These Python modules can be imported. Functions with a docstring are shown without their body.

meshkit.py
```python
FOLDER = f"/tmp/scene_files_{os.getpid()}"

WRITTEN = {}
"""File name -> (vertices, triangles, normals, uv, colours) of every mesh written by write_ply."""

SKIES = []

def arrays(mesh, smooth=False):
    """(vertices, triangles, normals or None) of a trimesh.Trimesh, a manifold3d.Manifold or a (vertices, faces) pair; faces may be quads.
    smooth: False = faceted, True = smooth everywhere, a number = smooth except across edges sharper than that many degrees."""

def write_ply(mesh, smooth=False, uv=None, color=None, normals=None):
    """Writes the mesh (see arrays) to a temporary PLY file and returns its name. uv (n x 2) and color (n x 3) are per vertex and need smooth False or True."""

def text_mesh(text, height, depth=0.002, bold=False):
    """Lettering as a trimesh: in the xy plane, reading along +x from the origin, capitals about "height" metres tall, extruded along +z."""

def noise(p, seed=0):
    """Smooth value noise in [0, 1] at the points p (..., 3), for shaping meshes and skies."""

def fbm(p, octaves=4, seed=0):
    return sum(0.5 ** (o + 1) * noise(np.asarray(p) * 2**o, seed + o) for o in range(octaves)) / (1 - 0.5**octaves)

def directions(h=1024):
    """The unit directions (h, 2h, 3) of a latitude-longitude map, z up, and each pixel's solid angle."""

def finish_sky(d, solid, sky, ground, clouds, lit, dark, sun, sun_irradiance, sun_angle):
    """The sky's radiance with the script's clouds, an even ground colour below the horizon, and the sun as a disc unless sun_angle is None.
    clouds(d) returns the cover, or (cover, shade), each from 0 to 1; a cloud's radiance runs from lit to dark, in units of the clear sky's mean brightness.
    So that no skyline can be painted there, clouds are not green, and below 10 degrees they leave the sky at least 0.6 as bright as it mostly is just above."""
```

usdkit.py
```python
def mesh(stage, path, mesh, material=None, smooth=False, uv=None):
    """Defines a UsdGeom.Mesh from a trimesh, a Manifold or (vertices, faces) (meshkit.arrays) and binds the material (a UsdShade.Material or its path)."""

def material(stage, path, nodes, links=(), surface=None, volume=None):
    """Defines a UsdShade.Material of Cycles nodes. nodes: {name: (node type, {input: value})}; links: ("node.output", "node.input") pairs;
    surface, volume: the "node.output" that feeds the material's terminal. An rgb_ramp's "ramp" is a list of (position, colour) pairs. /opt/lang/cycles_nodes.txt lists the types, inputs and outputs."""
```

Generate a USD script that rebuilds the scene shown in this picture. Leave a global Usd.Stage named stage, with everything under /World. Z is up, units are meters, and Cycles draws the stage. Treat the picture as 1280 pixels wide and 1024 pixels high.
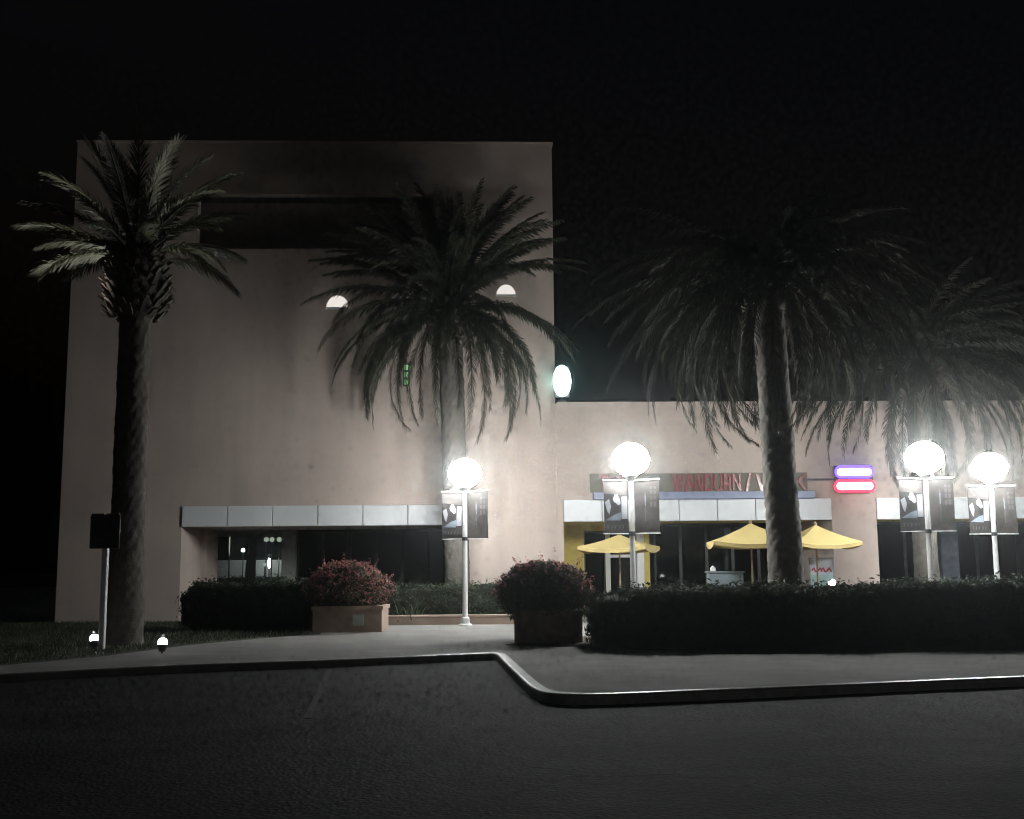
import math, random
import numpy as np, trimesh, shapely
from shapely.geometry import Polygon, box as sbox, LineString
from pxr import Usd, UsdGeom, UsdLux, UsdShade, Gf, Sdf, Vt
import usdkit, meshkit

stage = Usd.Stage.CreateInMemory()
UsdGeom.SetStageUpAxis(stage, UsdGeom.Tokens.z)
UsdGeom.SetStageMetersPerUnit(stage, 1.0)
W = UsdGeom.Xform.Define(stage, '/World')
stage.SetDefaultPrim(W.GetPrim())
UsdGeom.Scope.Define(stage, '/World/Looks')

# ------------------------------------------------------------------ camera, sky, exposure
F, CX, CY, CAMZ = 1400.0, 640.0, 512.0, 1.65
PITCH, ROLL = math.atan((711 - 512) / F), math.radians(0.5)
_r0, _f0, _u0 = np.array([1., 0, 0]), np.array([0, math.cos(PITCH), math.sin(PITCH)]), np.array([0, -math.sin(PITCH), math.cos(PITCH)])
CR = _r0 * math.cos(ROLL) - _u0 * math.sin(ROLL)
CU = _u0 * math.cos(ROLL) + _r0 * math.sin(ROLL)
CF, EYE = _f0, np.array([0, 0, CAMZ])
cam = UsdGeom.Camera.Define(stage, '/World/camera')
cam.CreateHorizontalApertureAttr(36.0)
cam.CreateVerticalApertureAttr(36.0 * 819 / 1024)
cam.CreateFocalLengthAttr(36.0 * F / 1280)
cam.CreateClippingRangeAttr(Gf.Vec2f(0.1, 3000))
cam.CreateExposureAttr(0.0)
cam.AddTransformOp().Set(Gf.Matrix4d(*CR, 0, *CU, 0, *(-CF), 0, *EYE, 1))

def mat(name, nodes, links=(), surface=None, volume=None):
    return usdkit.material(stage, '/World/Looks/' + name, nodes, links, surface, volume)

SKY_STRENGTH = 0.12
sky = UsdLux.DomeLight.Define(stage, '/World/sky')
sky_mat = mat('night_sky', {'s': ('sky_texture', {'sky_type': 'single_scattering', 'sun_disc': False, 'sun_elevation': math.radians(-4.0), 'sun_rotation': 2.6}),
                            'b': ('background_shader', {'strength': SKY_STRENGTH})},
              [('s.color', 'b.color')], surface='b.background')
UsdShade.MaterialBindingAPI.Apply(sky.GetPrim()).Bind(sky_mat)
sky.GetPrim().SetCustomDataByKey('kind', 'structure')

LAMP = 156.0          # radiance of the post-top globes
SPOT = 1100.0         # watts of each palm uplight

# ------------------------------------------------------------------ helpers
def ray(px, py):
    return CF + (px - CX) / F * CR + (CY - py) / F * CU
def at(px, py, Y):
    d = ray(px, py)
    return EYE + d * (Y / d[1])
def ground(px, py, z=0.0):
    d = ray(px, py)
    return EYE + d * ((z - CAMZ) / d[2])
used = {}
def numbered(parent, name):
    k = (parent, name)
    n = used.get(k, 0)
    used[k] = n + 1
    return f'{parent}/{name}' if n == 0 else f'{parent}/{name}_{n:03d}'
def data(p, label=None, cat=None, group=None, kind=None):
    for k, v in (('label', label), ('category', cat), ('group', group), ('kind', kind)):
        if v:
            p.SetCustomDataByKey(k, v)
    return p
def thing(name, label, cat, loc=(0, 0, 0), rotz=0.0, group=None):
    x = UsdGeom.Xform.Define(stage, numbered('/World', name))
    x.AddTranslateOp().Set(Gf.Vec3d(*map(float, loc)))
    if rotz:
        x.AddRotateZOp().Set(float(rotz))
    return data(x.GetPrim(), label, cat, group)
def obj(name, mesh, m, parent=None, smooth=False, label=None, kind=None):
    path = numbered(str(parent.GetPath()) if parent else '/World', name)
    if isinstance(mesh, list):
        mesh = trimesh.util.concatenate(mesh)
    g = usdkit.mesh(stage, path, mesh, M[m], smooth=smooth)
    return data(g.GetPrim(), label, None, None, kind)
def copy_of(src, loc, rotz, label):
    was = src.GetCustomData()
    x = thing(src.GetName(), label, was['category'], loc, rotz, was.get('group'))
    x.GetReferences().AddInternalReference(src.GetPath())
    x.SetInstanceable(True)
    return x
def bx(x0, x1, y0, y1, z0, z1):
    b = trimesh.creation.box([x1 - x0, y1 - y0, z1 - z0])
    b.apply_translation([(x0 + x1) / 2, (y0 + y1) / 2, (z0 + z1) / 2])
    return b
def bevel_box(x0, x1, y0, y1, z0, z1, r=0.02):
    p = []
    for sx in (0, 1):
        for sy in (0, 1):
            for sz in (0, 1):
                c = [(x1 if sx else x0), (y1 if sy else y0), (z1 if sz else z0)]
                s = [(-1 if sx else 1), (-1 if sy else 1), (-1 if sz else 1)]
                for k in range(3):
                    q = list(c)
                    for j in range(3):
                        if j != k:
                            q[j] += s[j] * r
                    p.append(q)
    return trimesh.convex.convex_hull(np.array(p))
def tube(a, b, r0, r1=None, n=12):
    a, b = np.asarray(a, float), np.asarray(b, float)
    r1 = r0 if r1 is None else r1
    d = b - a
    L = np.linalg.norm(d)
    c = trimesh.creation.cylinder(radius=1, height=1, sections=n)
    v = c.vertices.copy()
    t = (v[:, 2] + .5)[:, None]
    v[:, :2] *= r0 * (1 - t) + r1 * t
    v[:, 2] = (v[:, 2] + .5) * L
    c.vertices = v
    c.apply_transform(trimesh.geometry.align_vectors([0, 0, 1], d / L))
    c.apply_translation(a)
    return c
def lathe(profile, n=32):
    return trimesh.creation.revolve(np.array(profile, float), sections=n)
def extr(poly, h):
    gs = getattr(poly, 'geoms', [poly])
    return trimesh.util.concatenate([trimesh.creation.extrude_polygon(g, h, engine='earcut') for g in gs])
def upright(m):
    """xy of an extrusion becomes xz, its thickness runs along +y."""
    m = m.copy()
    v = m.vertices.copy()
    m.vertices = np.c_[v[:, 0], v[:, 2], v[:, 1]]
    m.invert()
    return m

# ------------------------------------------------------------------ materials
M = {}
def plain(name, col, rough=0.6, metallic=0.0, var=0.12, scale=6.0, bump=0.0, bscale=40.0, spec=0.5, detail=4.0):
    n = {'g': ('geometry', {}), 'n': ('noise_texture', {'scale': scale, 'detail': detail, 'roughness': .6}),
         'r': ('rgb_ramp', {'ramp': [(0.25, tuple(c * (1 - var) for c in col)), (0.75, tuple(min(1, c * (1 + var)) for c in col))]}),
         'p': ('principled_bsdf', {'roughness': rough, 'metallic': metallic, 'specular_ior_level': spec})}
    l = [('g.position', 'n.vector'), ('n.fac', 'r.fac'), ('r.color', 'p.base_color')]
    if bump:
        n['n2'] = ('noise_texture', {'scale': bscale, 'detail': 3.0})
        n['b'] = ('bump', {'strength': bump, 'distance': 0.02})
        l += [('g.position', 'n2.vector'), ('n2.fac', 'b.height'), ('b.normal', 'p.normal')]
    M[name] = mat(name, n, l, surface='p.BSDF')
def glow(name, col, strength):
    M[name] = mat(name, {'e': ('emission', {'color': col, 'strength': strength})}, surface='e.emission')
def leaf(name, c0, c1, trans=0.3, rough=0.5):
    M[name] = mat(name, {'g': ('geometry', {}), 'n': ('noise_texture', {'scale': 2.2, 'detail': 3.0}),
                         'a': ('math', {'math_type': 'multiply_add', 'value2': 0.55}),
                         'r': ('rgb_ramp', {'ramp': [(0.3, c0), (0.8, c1)]}),
                         'p': ('principled_bsdf', {'roughness': rough}), 't': ('translucent_bsdf', {}), 'm': ('mix_closure', {'fac': trans})},
                  [('g.position', 'n.vector'), ('g.random_per_island', 'a.value1'), ('n.fac', 'a.value3'), ('a.value', 'r.fac'), ('r.color', 'p.base_color'), ('r.color', 't.color'),
                   ('p.BSDF', 'm.closure1'), ('t.BSDF', 'm.closure2')], surface='m.closure')

# stucco: blotches, faint rain streaks, trowel relief
def stucco(name, col):
    d = tuple(c * .86 for c in col); b = tuple(c * 1.08 for c in col)
    M[name] = mat(name, {'g': ('geometry', {}), 'mp': ('mapping', {'scale': (1.6, 1.6, .12)}), 'ns': ('noise_texture', {'scale': 1.3, 'detail': 5.0}),
                         'n': ('noise_texture', {'scale': .55, 'detail': 6.0, 'roughness': .65}), 'mx': ('mix_float', {'fac': .4}),
                         'r': ('rgb_ramp', {'ramp': [(.33, d), (.62, b)]}),
                         'n2': ('noise_texture', {'scale': 55.0, 'detail': 4.0}), 'b': ('bump', {'strength': .35, 'distance': .012}),
                         'p': ('principled_bsdf', {'roughness': .88, 'specular_ior_level': .25})},
                  [('g.position', 'mp.vector'), ('mp.vector', 'ns.vector'), ('g.position', 'n.vector'), ('n.fac', 'mx.a'), ('ns.fac', 'mx.b'), ('mx.result', 'r.fac'), ('r.color', 'p.base_color'),
                   ('g.position', 'n2.vector'), ('n2.fac', 'b.height'), ('b.normal', 'p.normal')], surface='p.BSDF')
stucco('peach_stucco', (.465, .39, .348))
stucco('yellow_stucco', (.62, .50, .16))
stucco('planter_stucco', (.40, .305, .25))
plain('white_panel', (.62, .64, .66), .45, var=.05, scale=1.2)
plain('white_paint', (.74, .74, .74), .35, var=.05, scale=3.0)
plain('grey_paint', (.30, .31, .32), .5, var=.08)
plain('blue_grey_metal', (.20, .23, .34), .4, var=.1)
plain('dark_metal', (.035, .035, .04), .45, var=.15)
plain('bronze_frame', (.022, .021, .02), .4, var=.1)
plain('grey_green_render', (.20, .22, .20), .8, var=.1)
plain('blue_grey_render', (.10, .115, .15), .8, var=.1)
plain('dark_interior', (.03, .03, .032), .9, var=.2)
plain('dark_louvre', (.28, .26, .245), .8, var=.2)
plain('sign_board', (.125, .115, .085), .5, var=.12)
plain('sign_red', (.25, .04, .045), .25, var=.12, spec=.8)
plain('canopy_fabric', (.47, .37, .15), .8, var=.07, scale=2.0, bump=.1, bscale=200)
plain('wood_pole', (.30, .20, .12), .6, var=.2, scale=12)
plain('teal_metal', (.17, .21, .23), .45, var=.1)
plain('banner_dark', (.05, .045, .043), .6, var=.3, scale=3)
plain('banner_brown', (.07, .06, .055), .6, var=.35, scale=4)
plain('banner_mid', (.14, .125, .12), .6, var=.3, scale=4)
plain('banner_white', (.5, .51, .55), .6, var=.15, scale=5)
plain('banner_blue', (.30, .36, .44), .6, var=.2, scale=5)
plain('plaque_pale', (.45, .50, .44), .5, var=.2, scale=25)
plain('poster_white', (.62, .66, .74), .5, var=.05)
plain('poster_teal', (.42, .62, .62), .5, var=.08)
plain('poster_red', (.45, .06, .10), .5, var=.1)
plain('soil', (.06, .045, .035), .95, var=.4, scale=9, bump=.6, bscale=30)
plain('brown_trunk', (.05, .042, .035), .9, var=.5, scale=7, bump=.6, bscale=40)
plain('far_wall', (.40, .42, .42), .85, var=.15)
plain('roofing', (.15, .15, .15), .9)
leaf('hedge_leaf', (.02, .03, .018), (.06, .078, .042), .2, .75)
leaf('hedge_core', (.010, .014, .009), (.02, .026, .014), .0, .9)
leaf('bush_leaf', (.03, .035, .02), (.085, .085, .05), .25, .5)
leaf('flower', (.32, .115, .105), (.54, .235, .215), .35, .6)
leaf('pale_leaf', (.05, .07, .04), (.14, .18, .12), .25, .5)
leaf('grass_blade', (.02, .03, .012), (.06, .075, .03), .25, .6)
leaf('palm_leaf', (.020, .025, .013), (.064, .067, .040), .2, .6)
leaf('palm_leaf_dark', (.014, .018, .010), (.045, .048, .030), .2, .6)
leaf('palm_leaf_dry', (.035, .031, .021), (.085, .075, .05), .2, .7)
plain('palm_trunk', (.085, .076, .066), .9, var=.35, scale=5, bump=.6, bscale=35)
plain('palm_trunk_pale', (.17, .155, .135), .9, var=.35, scale=5, bump=.6, bscale=35)
plain('palm_stub', (.06, .048, .038), .8, var=.4, scale=9)
# opal globes: the top of the glass is thicker and gives less light than the sides and the bottom
M['lamp_glow'] = mat('lamp_glow', {'g': ('geometry', {}), 'x': ('separate_xyz', {}), 'm': ('map_range', {'from_min': -.1, 'from_max': .85, 'to_min': LAMP, 'to_max': LAMP * .22, 'clamp': True}),
                                   'e': ('emission', {'color': (.97, 1.0, .98)})},
                     [('g.normal', 'x.vector'), ('x.z', 'm.value'), ('m.result', 'e.strength')], surface='e.emission')
glow('sconce_glow', (1.0, .94, .88), .85)
glow('flood_glow', (.55, 1.0, .95), 16.0)
glow('green_glow', (.45, 1.0, .40), .75)
glow('blue_tube', (.07, .04, 1.0), 7.0)
glow('blue_core', (.86, .86, 1.0), 2.6)
glow('red_tube', (1.0, .025, .05), 5.5)
glow('red_core', (1.0, .88, .88), 2.6)
glow('spot_lens', (1.0, .99, 1.0), 9.0)
glow('far_glow', (.9, 1.0, .95), 45.0)
glow('far_glow_dim', (.8, .95, .75), .35)
M['window_glass'] = mat('window_glass', {'f': ('fresnel', {'IOR': 1.5}), 't': ('transparent_bsdf', {'color': (.42, .45, .45)}), 'g': ('glossy_bsdf', {'color': (.9, .95, .95), 'roughness': .03}), 'm': ('mix_closure', {})},
                        [('f.fac', 'm.fac'), ('t.BSDF', 'm.closure1'), ('g.BSDF', 'm.closure2')], surface='m.closure')
# asphalt: aggregate, patches, oily bays, hairline cracks
M['asphalt'] = mat('asphalt', {'g': ('geometry', {}),
    'n': ('noise_texture', {'scale': .30, 'detail': 7.0, 'roughness': .62, 'distortion': .6}), 'r': ('rgb_ramp', {'ramp': [(.34, (.010, .011, .012)), (.5, (.019, .019, .020)), (.66, (.038, .038, .039))]}),
    'gr': ('voronoi_texture', {'scale': 26.0}), 'grr': ('rgb_ramp', {'ramp': [(0, (.6, .6, .61)), (.5, (1, 1, 1)), (1, (1.5, 1.48, 1.45))]}),
    'm1': ('mix_color', {'blend_type': 'multiply', 'fac': .85}),
    'mp': ('mapping', {'scale': (.06, .7, 1), 'rotation': (0, 0, .12)}), 'st': ('noise_texture', {'scale': 1.0, 'detail': 5.0}), 'str': ('rgb_ramp', {'ramp': [(.36, (.55, .55, .55)), (.6, (1.15, 1.15, 1.15))]}),
    'm2': ('mix_color', {'blend_type': 'multiply', 'fac': .8}),
    'wob': ('noise_texture', {'scale': 1.1, 'detail': 4.0}), 'add': ('mix_vector', {'fac': .45}), 'v': ('voronoi_texture', {'scale': .26, 'feature': 'distance_to_edge'}), 'cr': ('rgb_ramp', {'ramp': [(0, (.4, .4, .4)), (.006, (1, 1, 1))]}),
    'm3': ('mix_color', {'blend_type': 'multiply', 'fac': .7}),
    'sp': ('noise_texture', {'scale': .9, 'detail': 2.0}), 'spr': ('rgb_ramp', {'ramp': [(.22, (.4, .4, .4)), (.30, (1, 1, 1))]}), 'm4': ('mix_color', {'blend_type': 'multiply', 'fac': .8}),
    'b': ('bump', {'strength': .45, 'distance': .015}), 'p': ('principled_bsdf', {'roughness': .85, 'specular_ior_level': .12})},
   [('g.position', 'n.vector'), ('n.fac', 'r.fac'), ('g.position', 'gr.vector'), ('gr.distance', 'grr.fac'), ('r.color', 'm1.a'), ('grr.color', 'm1.b'),
    ('g.position', 'mp.vector'), ('mp.vector', 'st.vector'), ('st.fac', 'str.fac'), ('m1.result', 'm2.a'), ('str.color', 'm2.b'),
    ('g.position', 'wob.vector'), ('g.position', 'add.a'), ('wob.color', 'add.b'), ('add.result', 'v.vector'), ('v.distance', 'cr.fac'), ('m2.result', 'm3.a'), ('cr.color', 'm3.b'),
    ('g.position', 'sp.vector'), ('sp.fac', 'spr.fac'), ('m3.result', 'm4.a'), ('spr.color', 'm4.b'), ('m4.result', 'p.base_color'),
    ('gr.distance', 'b.height'), ('b.normal', 'p.normal')], surface='p.BSDF')
plain('concrete', (.27, .26, .25), .92, var=.22, scale=.9, bump=.3, bscale=60, detail=8)
plain('kerb_concrete', (.42, .42, .41), .40, var=.28, scale=3.0, bump=.15, bscale=50, detail=6)
plain('faded_paint', (.085, .085, .083), .9, var=.75, scale=14.0, spec=.1, detail=8)
plain('lawn_soil', (.035, .042, .022), .95, var=.4, scale=4, bump=.6, bscale=25)

# ------------------------------------------------------------------ ground
PZ = 0.12
kerb_px = [(-420, 866), (-200, 853), (0, 843), (100, 837.5), (200, 832.5), (300, 829), (400, 826), (500, 821.5), (600, 817.4), (612, 817.0), (617, 816.8), (620.5, 817.6), (623, 820), (628, 825.2), (645, 842), (658, 854.6), (666, 860), (675, 864.2), (690, 867.2), (712, 868.5), (745, 868.6), (790, 867.3), (840, 865), (920, 862), (1000, 858.5), (1140, 852.5), (1280, 846.5), (1480, 838), (1800, 826)]
kerb = np.array([ground(x, y, PZ)[:2] for x, y in kerb_px])
data(obj('asphalt_ground', bx(-400, 400, -60, 900, -.4, 0), 'asphalt'), 'dark worn asphalt of the car park', kind='structure')
walk_poly = Polygon(list(map(tuple, kerb)) + [(120, 20), (120, 120), (-120, 120), (-120, 20)]).buffer(0)
kl = LineString(kerb).buffer(.16, cap_style=2, join_style=1)
kerb_poly = kl.intersection(walk_poly)
obj('walkway', extr(walk_poly.difference(kl), PZ), 'concrete', label='grey concrete walkway and forecourt', kind='structure')
# kerb: one rounded profile swept along the line
kd = kerb.copy()
for _ in range(2):
    kd = np.vstack([kd[:1], np.stack([.75 * kd[:-1] + .25 * kd[1:], .25 * kd[:-1] + .75 * kd[1:]], 1).reshape(-1, 2), kd[-1:]])
kt = np.gradient(kd, axis=0); kt /= np.linalg.norm(kt, axis=1, keepdims=True)
kn = np.c_[-kt[:, 1], kt[:, 0]]
if not walk_poly.contains(shapely.Point(*(kd[len(kd) // 2] + kn[len(kd) // 2] * .3))):
    kn = -kn
R_ = .04
prof = [(-.004, -.02), (-.004, PZ - R_ + .006)] + [(R_ * (1 - math.cos(a)) - .004, PZ - R_ + .006 + R_ * math.sin(a)) for a in np.linspace(.2, math.pi / 2, 7)] + [(.15, PZ + .006), (.164, PZ + .002), (.164, -.02)]
kv = np.concatenate([np.c_[kd + kn * o, np.full(len(kd), z)] for o, z in prof]); L_ = len(kd)
ii = np.arange(L_ - 1)
kf = np.vstack([np.stack([ii + k * L_, ii + 1 + k * L_, ii + 1 + (k + 1) * L_, ii + (k + 1) * L_], -1) for k in range(len(prof) - 1)])
km = trimesh.Trimesh(kv, np.vstack([kf[:, [0, 1, 2]], kf[:, [0, 2, 3]]]), process=False)
if km.face_normals[km.triangles_center[:, 2] > PZ][:, 2].mean() < 0:
    km.invert()
obj('kerb', km, 'kerb_concrete', smooth=50, label='pale concrete kerb turning round the walkway corner', kind='structure')
a0, a1 = ground(412, 838), ground(384, 898)
d = (a1 - a0)[:2]; d /= np.linalg.norm(d); nrm = np.array([-d[1], d[0]]) * .04
obj('painted_line', extr(Polygon([a0[:2] + nrm, a0[:2] - nrm, a1[:2] - nrm, a1[:2] + nrm]), .004), 'faded_paint', label='faded parking bay line on the asphalt', kind='structure')
def sheet(name, pts, m, label, top=.016):
    s = extr(Polygon([tuple(p) for p in pts]).buffer(.15).simplify(.02), top); s.apply_translation([0, 0, PZ - .012])
    return obj(name, s, m, label=label, kind='structure')
lawn_pts = [ground(x, y, PZ)[:2] for x, y in [(-500, 836), (0, 831), (130, 819), (230, 806), (330, 797), (392, 793)]] + [(-5.6, 34.0), (-5.6, 35.4), (-40, 34.0)]
sheet('lawn', lawn_pts, 'lawn_soil', 'dark grass ground beside the walkway')
bed_pts = [ground(x, y, PZ)[:2] for x, y in [(640, 806), (700, 808), (740, 803), (800, 812), (900, 817), (1080, 816), (1300, 811), (1600, 806)]] + [(17, 25.6), (1.0, 25.6)]
sheet('planting_bed', bed_pts, 'soil', 'dark soil bed under the long hedge')

# ------------------------------------------------------------------ building
YAW = 2.0
B0 = at(70, 745, 35.0)
B0 = np.array([B0[0], B0[1], 0])
cb, sb = math.cos(math.radians(YAW)), math.sin(math.radians(YAW))
def uz(px, py, depth=0.0):
    """Wall coordinates (u along the front, height) of what a ray meets at a given depth behind the front."""
    d = ray(px, py)
    n = np.array([-sb, cb, 0])
    t = ((B0 - EYE) @ n + depth) / (d @ n)
    p = EYE + d * t - B0
    return p[0] * cb + p[1] * sb, p[2]
def wpos(u, depth, z=0.0):
    return (B0[0] + u * cb - depth * sb, B0[1] + u * sb + depth * cb, z)

bld = thing('building', 'pale peach stucco building with a tall windowless tower and a low shopfront wing', 'building', B0, YAW)
uL = 0.0
uR = uz(694, 500)[0]
hT = uz(400, 179)[1]
hW = uz(900, 504)[1]
uEnd = uz(1420, 600)[0]
T = .35
zf1, zf0 = uz(400, 632)[1], uz(400, 657.5)[1]           # fascia band
zg1, zg0 = uz(870, 624)[1], uz(870, 651)[1]
o1a, o1b = uz(226, 690)[0], uz(566, 690)[0]
o2a, o2b = uz(705, 690)[0], uz(1042, 690)[0]
o3a, o3b = uz(1098, 690)[0], uEnd - 1.2
s_a, s_z0 = uz(246, 311); s_b, s_z1 = uz(548, 243)       # recessed band high on the tower
tw = sbox(0, 0, uR, hT).difference(sbox(o1a, -1, o1b, zf1)).difference(sbox(s_a, s_z0, s_b, s_z1))
obj('tower_wall', upright(extr(tw, T)), 'peach_stucco', bld)
obj('tower_side_wall', bx(0, T, T, 14, zf1 + .1, hT), 'peach_stucco', bld)
obj('tower_side_wall', bx(uR - T, uR, T, 14, 0, hT), 'peach_stucco', bld)
obj('tower_back_wall', bx(0, uR, 14, 14.3, zf1 + .1, hT), 'peach_stucco', bld)
obj('tower_roof', bx(T, uR - T, T, 14, hT - .7, hT - .4), 'roofing', bld)
obj('parapet_cap', bx(-.04, uR + .04, -.04, T + .04, hT, hT + .06), 'peach_stucco', bld)
# recess of the tower: floor, ceiling, cheeks, dark louvred screen with posts
rd = .6
obj('recess_ledge', bx(s_a - .2, s_b + .2, T, T + rd + .3, s_z0 - .25, s_z0 - .002), 'peach_stucco', bld)
obj('recess_soffit', bx(s_a - .2, s_b + .2, T, T + rd + .3, s_z1 + .002, s_z1 + .25), 'dark_metal', bld)
obj('recess_screen', bx(s_a - .2, s_b + .2, T + rd, T + rd + .1, s_z0, s_z1), 'dark_louvre', bld)
# loggia under the tower: ceiling, left jamb, rear columns, glazing
LD = 4.2
obj('loggia_ceiling', bx(o1a - .3, o1b + .3, T, LD + .4, zf0 + .04, zf0 + .24), 'peach_stucco', bld)
obj('undercroft_ceiling', bx(T, uR - T, LD + .4, 14, zf0 + .1, zf0 + .34), 'peach_stucco', bld)
obj('loggia_side_wall', bx(o1a - .35, o1a, T, 2.6, 0, zf0 + .04), 'peach_stucco', bld)
obj('loggia_pier', bevel_box(o1a - .35, o1a + .16, 2.6, LD + .2, 0, zf0 + .04, .02), 'peach_stucco', bld)
obj('loggia_side_wall', bx(o1b, o1b + .3, T, LD + .4, 0, zf0 + .04), 'peach_stucco', bld)
c0, c1 = uz(352, 690, LD)[0], uz(370, 690, LD)[0]
obj('rear_column', bevel_box(c0, c1, LD, LD + .5, 0, zf0 + .04, .02), 'grey_green_render', bld)
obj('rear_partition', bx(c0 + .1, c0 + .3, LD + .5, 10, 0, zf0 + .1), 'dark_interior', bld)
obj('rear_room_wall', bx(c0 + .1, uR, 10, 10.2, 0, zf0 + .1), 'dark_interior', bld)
def glazing(u0, u1, y, z0, z1, n, fm='bronze_frame'):
    st = (u1 - u0) / n
    for k in range(n):
        a, b = u0 + k * st, u0 + (k + 1) * st
        fr = obj('window', upright(extr(sbox(a, z0, b, z1).difference(sbox(a + .05, z0 + .07, b - .05, z1 - .07)), .09)).apply_translation([0, y, 0]), fm, bld)
        obj('pane', bx(a + .045, b - .045, y + .035, y + .045, z0 + .065, z1 - .065), 'window_glass', fr)
glazing(c1 + .01, o1b - .01, LD + .15, .12, zf0 + .03, 6)
def fascia(u0, u1, z0, z1, n):
    st = (u1 - u0) / n
    for k in range(n):
        obj('fascia_panel', bevel_box(u0 + k * st + .012, u0 + (k + 1) * st - .012, -.05 - .003 * (k % 2), .16, z0, z1, .008), 'white_panel', bld)
    obj('fascia_backing', bx(u0 + .005, u1 - .005, .161, T - .01, z0 + .02, z1 - .002), 'dark_metal', bld)
fascia(o1a, o1b, zf0, zf1, 6)
# wing
wg = sbox(uR + .002, 0, uEnd, hW).difference(sbox(o2a, -1, o2b, zg1)).difference(sbox(o3a, -1, o3b, zg1))
obj('wing_wall', upright(extr(wg, T)), 'peach_stucco', bld)
obj('wing_cap', bx(uR + .045, uEnd, -.03, T + .03, hW, hW + .05), 'peach_stucco', bld)
obj('wing_roof', bx(uR, uEnd, T, 12, hW - .8, hW - .5), 'roofing', bld)
fascia(o2a, o2b, zg0, zg1, 7)
fascia(o3a, o3b, zg0, zg1, 6)
WD = 3.3
obj('shop_ceiling', bx(o2a - .5, uEnd, T, WD - .001, zg0 + .04, zg0 + .24), 'yellow_stucco', bld)
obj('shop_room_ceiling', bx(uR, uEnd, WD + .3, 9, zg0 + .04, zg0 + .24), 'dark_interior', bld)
obj('shop_side_wall', bx(o2a - .35, o2a - .002, T, WD + .2, 0, zg0 + .04), 'yellow_stucco', bld)
y0, y1 = uz(700, 690, WD)[0], uz(730, 690, WD)[0]
obj('yellow_wall', bx(y0 - .3, y1, WD, WD + .25, 0, zg0 + .04), 'yellow_stucco', bld)
yh = uz(745, 664, WD)[1]
w1, w2 = uz(796, 690, WD - .25)[0], uz(805, 690, WD - .25)[0]
obj('yellow_lintel', bx(y1 + .001, w2 + .4, WD + .002, WD + .24, yh, zg0 + .04), 'yellow_stucco', bld)
obj('white_column', bevel_box(w1, w2, WD - .25, WD - .01, 0, yh, .015), 'white_paint', bld)
obj('yellow_pier', bx(w2 + .02, w2 + .22, WD - .06, WD + .2, 0, yh - .002), 'yellow_stucco', bld)
d1, d2 = uz(757, 690, WD)[0], uz(763, 690, WD)[0]
door = obj('door_frame', [bx(d1, d2, WD + .03, WD + .12, .12, yh - .002), bx(w1 - .12, w1 - .03, WD + .03, WD + .12, .12, yh - .002), bx(d2, w1 - .12, WD + .03, WD + .12, yh - .35, yh - .25), bx(d2, w1 - .12, WD + .03, WD + .12, 2.0, 2.1), bx(d2, w1 - .12, WD + .03, WD + .12, .12, .3)], 'white_paint', bld)
obj('door_pane', bx(d2 - .005, w1 - .115, WD + .07, WD + .08, .29, yh - .26), 'window_glass', door)
glazing(y1 + .002, d1 - .002, WD + .05, .12, yh - .002, 1)
glazing(w2 + .41, uz(1046, 690, WD)[0], WD + .05, .12, zg0 + .035, 7)
gm = uz(1175, 690, WD)[0]; gn = uz(1197, 690, WD)[0]
glazing(uz(1090, 690, WD)[0], gm - .002, WD + .05, .12, zg0 + .035, 2)
obj('shop_column', bevel_box(gm, gn, WD - .1, WD + .3, 0, zg0 + .04, .02), 'blue_grey_render', bld)
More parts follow.
